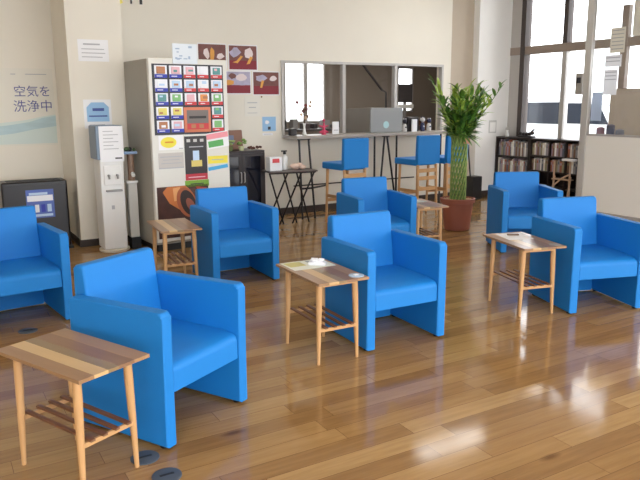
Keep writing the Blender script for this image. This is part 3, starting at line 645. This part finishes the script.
b = MB(); pf = mat('pink_petal', srgb(206, 70, 104), .6)
b.lathe([(.035, 0), (.03, .02), (.02, .04)], pf, 14); b.tube([(0, 0, .03), (.0, 0, .16)], [.02, .012], pf, 8); b.ball((0, 0, .19), .02, pf, 2)
for s_ in (-1, 1): b.tube([(0, 0, .10), (s_ * .07, 0, .12)], [.016, .006], pf, 8); b.tube([(0, 0, .05), (s_ * .065, 0, .03)], [.018, .012], pf, 8)
tag(b.build('pink_ornament', None, (4.745, 8.02, CT)), 'pink star-shaped ornament on the high counter right of the vase', 'ornament')
b = MB(); b.box(-.05, .05, -.012, .012, 0, .17, paper, .003); b.box(-.035, .035, -.0135, -.012, .05, .06, inkg); tag(b.build('menu_card', None, (4.93, 8.02, CT)), 'white standing card on the counter left of the first window post', 'card')
rd = MB(); rd.box(-.05, .05, -.03, .03, 0, .09, kb, .008); rd.lathe([(.024, 0), (.026, .004), (.02, .01)], alum, 16, (0, 0, .09)); tag(rd.build('desk_clock', None, (4.26, 8.02, CT), .2), 'small black and silver clock at the left end of the counter', 'clock')
mo = empty('desktop_screen', (5.77, 8.0, CT)); tag(mo, 'silver screen seen from behind with a painted pale round reflection on the high counter', 'screen')
slv = mat('silver_shell', srgb(150, 152, 152), .4, metal=.25)
b = MB(); b.prism([(-.28, .015), (.28, .015), (.28, .33), (.26, .35), (-.26, .35), (-.28, .32)], 'y', -.012, .012, slv, .006); b.build('back_shell', mo)
b = MB(); b.prism([(.05 * math.cos(k * PI / 12) - .01, .11 + .05 * math.sin(k * PI / 12)) for k in range(24)], 'y', -.0135, -.011, mat('pale_aqua', srgb(170, 205, 208), .3)); b.build('painted_reflection', mo, wn=False)  # pale disc painted in for a round reflection on the shell
MB().box(-.27, .27, -.01, .12, 0, .015, slv, .004).build('base', mo)
def figurine(x, c1, c2, lab, h_=.2):
    b = MB(); b.lathe([(.03, 0), (.036, .03), (.03, h_ * .5), (.018, h_ * .6)], c1, 16); b.ball((0, 0, h_ * .8), h_ * .18, c2, 2)
    b.ball((-.02, 0, h_ * .97), h_ * .06, c1, 1); b.ball((.02, 0, h_ * .97), h_ * .06, c1, 1); b.ball((0, -.03, h_ * .35), .014, c2, 1)
    tag(b.build('figurine', None, (x, 8.0, CT)), lab, 'figurine', 'figurines on the high counter')
navy = mat('navy_glaze', srgb(46, 50, 84), .4); fw = mat('ivory_glaze', srgb(206, 204, 204), .4)
figurine(6.10, fw, dk, 'white figurine with a dark head beside the silver screen', .19)
figurine(6.43, navy, fw, 'navy figurine with a pale head near the right end of the counter', .21)
figurine(6.55, fw, navy, 'ivory figurine with a navy head, last on the counter', .19)
b = MB(); b.box(-.045, .045, -.012, .012, 0, .18, paper, .003); tag(b.build('menu_card', None, (6.245, 7.96, CT)), 'white standing card between the figurines on the counter', 'card')
b = MB(); b.box(-.10, .10, -.05, .05, 0, .21, kb, .006); tag(b.build('black_case', None, (6.27, 8.06, CT)), 'black box behind the white card near the right end of the counter', 'box')

# ---------------------------------------------------------------- inside the office
for x, lab_ in ((5.0, 'added fill light panel inside the office on the window side'), (7.6, 'added fill light panel deep inside the office')):  # fill panels added to brighten the otherwise dark office
    r = empty('ceiling_light', (x, 9.9, 2.9)); tag(r, lab_, 'ceiling light')
    MB().box(-.62, .62, -.16, .16, -.03, 0, wm).build('frame', r); MB().box(-.60, .60, -.14, .14, -.045, -.03, mat('office_fill_diffuser', (1, 1, 1, 1), .5, emit=((1, .94, .86, 1), 14))).build('diffuser', r, wn=False)
ds = empty('office_desk', (6.6, 11.5, 0)); tag(ds, 'dark office desk under the far office window', 'desk')
MB().box(-1.0, 1.0, -.35, .35, .98, 1.02, mat('desk_dark', srgb(80, 74, 72), .5), .003).build('desktop', ds)
for sx in (-1, 1): MB().box(sx * .95 - .04, sx * .95 + .04, -.33, .33, 0, .98, mat('desk_dark', srgb(80, 74, 72), .5)).build('side_panel', ds)
b = MB()
for k in range(7): x = -.75 + k * .22; b.box(x, x + random.uniform(.08, .19), -.1, .05, 0, random.uniform(.06, .2), (kb, gm, mat('desk_dark', srgb(80, 74, 72), .5))[k % 3], .004)
tag(b.build('office_clutter', None, (6.6, 11.5, 1.02)), 'dark files and boxes piled on the office desk', 'files')
mn = empty('office_monitor', (8.7, 11.4, .0)); tag(mn, 'dark monitor in front of the narrow office window', 'monitor')
MB().box(-.17, .17, -.02, .02, 1.50, 1.87, mat('screen_dark', srgb(70, 66, 68), .3), .008).build('screen', mn)
b = MB(); b.box(-.24, .20, -.03, .08, 1.38, 1.46, wm, .01); b.box(-.03, .03, .0, .04, 1.02, 1.5, gm); b.box(-.3, .3, -.2, .2, 0, 1.02, mat('desk_dark', srgb(80, 74, 72), .5)); b.build('stand', mn)
b = MB(); b.tube([(6.45, 10, 2.45), (6.71, 10, 2.14), (7.11, 10, 1.72)], .02, kb, 8); b.tube([(7.11, 10, 1.72), (7.2, 10, 1.68), (7.2, 10, 0)], .015, kb, 8)
tag(b.build('pole_lamp_arm'), 'slanting dark pole inside the office', 'pole')
b = MB(); b.prism([(6.25, 0), (7.0, 0), (7.0, 1.36), (6.9, 1.42), (6.35, 1.40), (6.25, 1.34)], 'y', 9.95, 10.0, mat('grey_screen_fabric', srgb(140, 134, 128), .8), .01)
tag(b.build('office_screen'), 'low grey fabric screen inside the office', 'screen')
b = MB(); b.box(9.06, 9.5, 11.62, 11.9, 0, 1.12, mat('office_wood', srgb(120, 84, 60), .5), .004); tag(b.build('office_cupboard'), 'brown wooden cupboard inside the office at the right', 'cupboard')

# ---------------------------------------------------------------- money plant in a terracotta pot
PX, PY = 5.46, 6.10
pp = empty('potted_tree', (PX, PY, 0)); tag(pp, 'tall potted plant with a lattice of green stems in a terracotta pot', 'potted plant')
terra = mat('terracotta', srgb(150, 86, 66), .6, var=.08, scale=5)
b = MB(); b.lathe([(.135, 0), (.15, .01), (.185, .33), (.205, .335), (.207, .38), (.188, .385), (.182, .34), (.17, .335)], terra, 36); b.build('pot', pp)
b = MB(); b.lathe([(.0, .345), (.175, .345), (.175, .352), (.0, .36)], mat('soil', srgb(96, 74, 56), .9), 24)
for k in range(60):
    a = random.uniform(0, 6.28); q = random.uniform(.10, .168); b.ball((q * math.cos(a), q * math.sin(a), .36), random.uniform(.010, .018), mat('pebble', srgb(196, 160, 130), .8), 1)
b.build('soil_and_pebbles', pp)
stg = [mat('stem_green', srgb(92, 128, 62), .5, var=.15), mat('stem_yellow_green', srgb(140, 160, 84), .5, var=.15)]
NS = 14
for k in range(NS * 2):
    dr_ = 1 if k % 2 else -1; a0 = 2 * PI * (k // 2) / NS; pts = []
    for j in range(19):
        t = j / 18; a = a0 + dr_ * t * 2.6; rad = .085 + .004 * (k % 2); pts.append((rad * math.cos(a), rad * math.sin(a), 0.35 + t * .80))
    MB().tube(pts, .0075, stg[k % 2], 6).build('stem', pp)
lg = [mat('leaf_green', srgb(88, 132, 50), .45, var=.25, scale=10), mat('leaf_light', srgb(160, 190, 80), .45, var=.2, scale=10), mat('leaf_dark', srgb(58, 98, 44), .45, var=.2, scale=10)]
random.seed(11)
def leaf_into(b, base, az, el, ln, wd_, m):
    """a long leaf: thick central fold, tapering, arching down"""
    n = 7; p = Vector(base); e = el; L_, R_, C_ = [], [], []
    for j in range(n + 1):
        t = j / n; wv = wd_ * math.sin(PI * min(1, t * .94 + .04)) ** .8 * (1 - .25 * t) + .0008
        dirv = Vector((math.cos(az) * math.cos(e), math.sin(az) * math.cos(e), math.sin(e)))
        side = Vector((-math.sin(az), math.cos(az), 0)); upv = side.cross(dirv)
        C_.append(p - upv * wv * .25 if False else p.copy()); L_.append(p + side * wv - upv * -wv * .3); R_.append(p - side * wv - upv * -wv * .3)
        p = p + dirv * ln / n; e -= 1.15 / n * (1.0 if el > .3 else .5)
    mi = b.mi(m); vL = [b.bm.verts.new(v) for v in L_]; vR = [b.bm.verts.new(v) for v in R_]; vC = [b.bm.verts.new(v) for v in C_]
    vD = [b.bm.verts.new(v + Vector((0, 0, -.0015))) for v in C_]
    for j in range(n):
        for q in ((vL[j], vL[j + 1], vC[j + 1], vC[j]), (vC[j], vC[j + 1], vR[j + 1], vR[j]), (vL[j + 1], vL[j], vD[j], vD[j + 1]), (vR[j], vR[j + 1], vD[j + 1], vD[j])):
            f = b.bm.faces.new(q); f.material_index = mi; f.smooth = True
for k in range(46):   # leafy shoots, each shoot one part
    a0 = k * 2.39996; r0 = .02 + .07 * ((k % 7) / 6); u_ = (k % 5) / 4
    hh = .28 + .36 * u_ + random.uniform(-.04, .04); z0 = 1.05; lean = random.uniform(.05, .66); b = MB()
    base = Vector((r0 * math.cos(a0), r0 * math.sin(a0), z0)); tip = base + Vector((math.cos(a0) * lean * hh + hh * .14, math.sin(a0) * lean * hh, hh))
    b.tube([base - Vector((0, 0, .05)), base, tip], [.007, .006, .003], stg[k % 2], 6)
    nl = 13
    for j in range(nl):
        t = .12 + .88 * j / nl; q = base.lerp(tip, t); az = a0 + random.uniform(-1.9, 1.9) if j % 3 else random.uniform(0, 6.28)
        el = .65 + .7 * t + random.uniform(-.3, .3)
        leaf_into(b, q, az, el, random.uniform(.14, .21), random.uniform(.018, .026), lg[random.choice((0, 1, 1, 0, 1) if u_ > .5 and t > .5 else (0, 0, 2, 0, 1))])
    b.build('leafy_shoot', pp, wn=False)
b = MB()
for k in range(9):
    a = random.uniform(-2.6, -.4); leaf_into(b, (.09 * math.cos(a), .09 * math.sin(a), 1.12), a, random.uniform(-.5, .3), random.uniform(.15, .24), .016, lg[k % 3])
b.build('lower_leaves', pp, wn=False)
b = MB(); b.box(-.035, .035, -.006, .006, -.03, .03, mat('salmon_tag', srgb(214, 150, 124), .6), .004); tg = b.build('plant_tag', pp, (-.05 + .06, -.115, 1.06), -.4, label='salmon coloured tag')

# ---------------------------------------------------------------- long-handled dustpan by the pillar
dp = empty('dustpan', (7.42, 7.95, 0)); tag(dp, 'black long-handled dustpan standing in the tan alcove by the pillar', 'dustpan')
b = MB(); b.prism([(-.10, .0), (.10, .0), (.10, .36), (-.08, .36)], 'y', -.10, .10, mat('black_bin', srgb(40, 38, 38), .5), .012); b.build('pan', dp)
b = MB(); b.tube([(-.07, -.02, .3), (-.11, .02, .85)], .011, darkfoot, 8); b.build('handle', dp)

# ---------------------------------------------------------------- bookshelves
shm = mat('black_brown_shelf', srgb(44, 34, 32), .4)
def shelf(name, y0, y1, top, rows, cols, lab):
    r = empty(name, (8.165, (y0 + y1) / 2, 0)); tag(r, lab, 'bookshelf', 'dark bookshelves under the window'); h_ = (y1 - y0) / 2
    b = MB(); b.box(-.125, .125, -h_, h_, top - .025, top, shm, .002); b.build('top_board', r)
    for s_ in (-1, 1): MB().box(-.125, .125, s_ * h_ - (.022 if s_ > 0 else 0), s_ * h_ + (0 if s_ > 0 else .022), 0, top - .025, shm).build('side_panel', r)
    MB().box(.115, .125, -h_ + .022, h_ - .022, .03, top - .025, shm).build('back_panel', r)
    for z in rows: MB().box(-.12, .115, -h_ + .022, h_ - .022, z - .022, z, shm).build('shelf_board', r)
    for y in cols: MB().box(-.12, .115, y - r.location.y - .011, y - r.location.y + .011, .03, top - .025, shm).build('divider', r)
shelf('bookshelf', 7.415, 8.115, .955, (.66, .38, .06), (), 'dark bookshelf unit against the white pillar, rows of magazines')
shelf('bookshelf', 6.20, 7.405, .955, (.705, .475, .245, .06), (7.03, 6.73), 'wide dark bookshelf unit behind the wooden chair, rows of paperbacks')
bcs = [mat('book_%s' % n_, srgb(*c), .6) for n_, c in (('cream', (214, 206, 190)), ('grey', (150, 146, 146)), ('brown', (122, 92, 76)), ('rust', (160, 96, 70)), ('white', (232, 230, 226)), ('slate', (96, 100, 112)), ('olive', (140, 136, 104)), ('mauve', (160, 140, 150)))]
bn = ['cream', 'grey', 'brown', 'rust', 'white', 'slate', 'olive', 'mauve']
book_src = {}
random.seed(5)
used_lab = set()
def book_row(y0, y1, z, hmax, rowname, grp):
    y = y1 - .004; seq = []
    while True:
        t = random.choice((.022, .028, .034, .04))
        if y - t < y0: break
        ok = [c for c in range(8) if not seq or c != seq[-1][1]]
        fresh = [c for c in ok if len(seq) < 2 or (seq[-2][1], seq[-1][1], c) not in [(seq[q][1], seq[q + 1][1], seq[q + 2][1]) for q in range(len(seq) - 2)]]
        seq.append((t, random.choice(fresh or ok), y)); y -= t + .001
    for k, (t, c, yy) in enumerate(seq):
        if (t, c) not in book_src:
            b = MB(); b.box(-.075, .075, -t / 2, t / 2, 0, 1, bcs[c]); b.box(-.0762, -.075, -t * .3, t * .3, .62, .85, bcs[(c + 4) % 8]); o = b.build('book', None, wn=False); book_src[(t, c)] = o
        else: o = book_src[(t, c)].copy(); COL.objects.link(o)
        o.location = (8.15, yy - t / 2 - .0005, z + .0005); o.scale.z = hmax * random.uniform(.78, .97)
        if k == 0: pos = 'at the left end, next to %s,' % bn[seq[1][1]]
        elif k == len(seq) - 1: pos = 'at the right end, next to %s,' % bn[seq[-2][1]]
        else: pos = 'between %s and %s' % (bn[seq[k - 1][1]], bn[seq[k + 1][1]])
        tag(o, '%s book %s %s' % (bn[c], pos, rowname), 'book', grp)
book_row(7.45, 8.085, .66, .26, 'on the pillar unit\'s upper shelf', 'magazines on the left unit upper shelf')
book_row(7.45, 8.085, .38, .25, 'on the pillar unit\'s second shelf', 'magazines on the left unit second shelf')
for (y0, y1, nm_) in ((7.045, 7.38, 'left'), (6.745, 7.015, 'middle'), (6.225, 6.715, 'right')):
    book_row(y0, y1, .705, .21, 'in the wide unit top %s bay' % nm_, 'paperbacks in the top %s bay' % nm_)
    book_row(y0, y1, .475, .20, 'in the wide unit second %s bay' % nm_, 'paperbacks in the second %s bay' % nm_)
# on the shelves
b = MB(); b.box(-.05, .05, -.14, .14, 0, .025, kb, .005)
for y, z_, r_ in ((-.11, .07, .03), (-.06, .055, .03), (.0, .05, .032), (.06, .05, .03), (.12, .06, .028)): b.ball((0, y, z_), r_, kb, 2, (1, 1.4, 1))
b.tube([(0, -.1, .09), (0, -.15, .13)], [.016, .01], kb, 8); b.tube([(0, .12, .07), (0, .17, .11)], [.014, .006], kb, 8)
tag(b.build('dark_carving', None, (8.14, 7.57, .956)), 'dark carved ornament on top of the shelf unit by the pillar', 'ornament')
b = MB(); b.lathe([(.03, 0), (.034, .03), (.022, .07), (.026, .10)], wm, 16); b.ball((0, 0, .12), .026, alum, 2); tag(b.build('small_vase', None, (8.14, 7.98, .956)), 'small white vase at the pillar end of the shelf top', 'vase')

# ---------------------------------------------------------------- small wooden folding chair / stand in front of the shelf
wc = empty('wooden_stand', (7.86, 6.60, 0)); tag(wc, 'small light wooden folding stand in front of the shelf with a white sheet on top', 'stand')
wg = mat('pale_grey_wood', srgb(186, 156, 130), .5)
for y in (-.16, .12):
    MB().tube([(-.06, y - .02, 0), (.03, y + .06, .66)], .014, wg, 8).build('front_leg', wc)
    MB().tube([(.08, y + .14, 0), (-.02, y - .0, .45)], .013, wg, 8).build('rear_leg', wc)
b = MB(); b.tube([(-.03, .14, .30), (-.02, .0, .42), (.01, -.10, .48)], .013, wg, 8); b.build('curved_arm', wc)
b = MB(); b.box(-.05, .05, -.16, .16, .40, .415, wg, .003); b.build('ledge', wc)
b = MB(); b.box(-.045, .045, -.10, .10, 0, .03, paper, .005); tag(b.build('folded_sheet', None, (7.89, 6.52, .672)), 'folded white sheet lying on the wooden stand', 'sheet')

# ---------------------------------------------------------------- papers on the partition glass, things on its rail
def backlit(m):
    nm = m.name + '_thin'
    if nm in MATS: return MATS[nm]
    q = bpy.data.materials.new(nm); q.use_nodes = True; nt = q.node_tree; col = m.node_tree.nodes['Principled BSDF'].inputs['Base Color'].default_value[:]
    nt.nodes.remove(nt.nodes['Principled BSDF']); d_ = nt.nodes.new('ShaderNodeBsdfDiffuse'); t_ = nt.nodes.new('ShaderNodeBsdfTranslucent'); x_ = nt.nodes.new('ShaderNodeMixShader')
    d_.inputs[0].default_value = col; t_.inputs[0].default_value = col; nt.links.new(d_.outputs[0], x_.inputs[1]); nt.links.new(t_.outputs[0], x_.inputs[2]); nt.links.new(x_.outputs[0], nt.nodes['Material Output'].inputs['Surface'])
    MATS[nm] = q; return q
GN = 'papers taped to the glass partition'
def gsheet(y0, y1, z0, z1, m, lab, ln=0):
    b = MB(); b.box(7.692, 7.6945, y0, y1, z0, z1, backlit(m))
    for k in range(ln): b.box(7.6915, 7.692, y0 + .02, y1 - .02, z1 - .04 - k * .045, z1 - .03 - k * .045, inkg)
    tag(b.build('taped_sheet', None, wn=False), lab, 'notice', GN)
gsheet(5.63, 5.84, 2.10, 2.41, mat('ivory_paper', srgb(232, 228, 218), .7), 'ivory printed sheet high on the partition glass', 6)
gsheet(5.66, 5.90, 1.93, 2.08, paper, 'white sheet just under the ivory one on the partition glass', 2)
gsheet(5.70, 5.90, 1.58, 1.90, paper, 'white sheet at mid height on the partition glass', 3)
gsheet(5.90, 6.06, 1.25, 1.62, mat('pale_blue_sheet', srgb(206, 216, 230), .7), 'pale bluish sheet low beside the partition post', 0)
b = MB(); b.box(-.03, .03, -.06, .06, 0, .3, mat('meter_grey', srgb(170, 164, 156), .5), .006); b.box(-.032, -.03, -.035, .035, .16, .24, dk)
tag(b.build('control_box', None, (8.325, 6.78, 1.60)), 'grey control box on the window glass beside the partition post', 'control box')
for i, (y, hgt, m, lab) in enumerate(((5.99, .10, mat('dusty_pink', srgb(170, 130, 134), .6), 'dusty pink tin on the shelf behind the partition glass'), (5.84, .14, mat('slate_tin', srgb(110, 112, 130), .6), 'slate grey tin behind the partition glass'), (5.70, .08, mat('grey_tin', srgb(140, 138, 140), .6), 'low grey tin behind the partition glass'))):
    b = MB(); b.lathe([(.05, 0), (.052, .01), (.052, hgt - .01), (.045, hgt), (.02, hgt + .01)], m, 18); tag(b.build('storage_tin', None, (7.82, y, 1.055)), lab, 'tin', 'tins behind the partition glass')
MB().box(-.08, .08, -1.6, .65, 1.03, 1.055, alum, .003).build('rear_ledge', pt, (.115, 0, 0))
# pillar note holder
b = MB(); b.box(7.89, 8.05, 8.13, 8.139, 1.01, 1.21, mat('clear_holder', srgb(214, 212, 208), .2), .002); b.box(7.91, 8.03, 8.128, 8.13, 1.03, 1.18, whitew); tag(b.build('note_holder', None, wn=False), 'pale note holder on the white pillar above the shelf', 'note holder')

# ---------------------------------------------------------------- ceiling lights
for i, (x, y) in enumerate(((6.2, 6.9), (6.2, -.1), (2.2, 5.6), (2.2, 2.2), (2.2, -1.2), (-1.8, 5.6), (-1.8, 2.2))):
    r = empty('ceiling_light', (x, y, 3.42)); tag(r, 'flush rectangular ceiling light panel ' + ('above the armchairs before the bookshelves', 'above the open floor at the near right', 'above the armchair before the drinks machine', 'above the nearest armchair', 'behind the viewpoint', 'above the air purifier', 'above the left end of the lounge')[i], 'ceiling light', 'ceiling light panels')
    b = MB(); b.box(-.62, .62, -.16, -.14, -.05, 0, wm); b.box(-.62, .62, .14, .16, -.05, 0, wm); b.box(-.62, -.60, -.14, .14, -.05, 0, wm); b.box(.60, .62, -.14, .14, -.05, 0, wm); b.build('frame', r, wn=False)
    MB().box(-.60, .60, -.14, .14, -.045, -.02, mat('lit_diffuser', (1, 1, 1, 1), .5, emit=((1, .965, .90, 1), LAMP))).build('diffuser', r, wn=False)

# ---------------------------------------------------------------- outside
struct(MB().box(8.5, 60, -30, 60, -.16, -.06, mat('pale_concrete', srgb(200, 200, 198), .8, var=.05, scale=1)).build('ground_outside', wn=False))
struct(MB().box(-30, 8.5, -40, -3.5, -.16, -.06, mat('pale_concrete', srgb(200, 200, 198), .8)).build('ground_front', wn=False))
car = empty('parked_car', (12.6, 10.0, -.06)); tag(car, 'white car with dark windows parked outside the window', 'car')
cw = mat('white_car_paint', srgb(236, 240, 244), .25, coat=.5); cgl = mat('car_glass', srgb(46, 52, 62), .1, spec=.2)
prof = [(-1.75, .3), (2.45, .3), (2.5, .7), (2.35, 1.05), (1.85, 1.56), (1.5, 1.62), (-.6, 1.62), (-.95, 1.52), (-1.25, 1.10), (-1.72, .95), (-1.78, .6)]
b = MB(); b.prism(prof, 'x', -.75, .75, cw, .05, 3); b.build('body', car)
for q in ([(.05, 1.08), (.05, 1.54), (1.52, 1.54), (1.78, 1.46), (2.02, 1.08)], [(-.02, 1.10), (-.02, 1.52), (-.58, 1.52), (-.88, 1.44), (-1.1, 1.10)]):
    b = MB(); b.prism(q, 'x', -.765, -.74, cgl, .004); b.build('side_window', car)
b = MB(); b.prism([(-1.27, 1.12), (-.98, 1.50), (-.96, 1.48), (-1.24, 1.10)], 'x', -.62, .62, cgl); b.build('windscreen', car)
for y in (-1.1, 1.75):
    for x in (-.72, .72):
        b = MB(); b.prism([(y + .30 * math.cos(k * PI / 12), .30 + .30 * math.sin(k * PI / 12)) for k in range(24)], 'x', x - .09, x + .09, darkfoot, .02); wh = b.build('wheel', car)
        b = MB(); b.prism([(y + .18 * math.cos(k * PI / 10), .30 + .18 * math.sin(k * PI / 10)) for k in range(20)], 'x', x - .10, x + .10, alum); b.build('hubcap', wh)
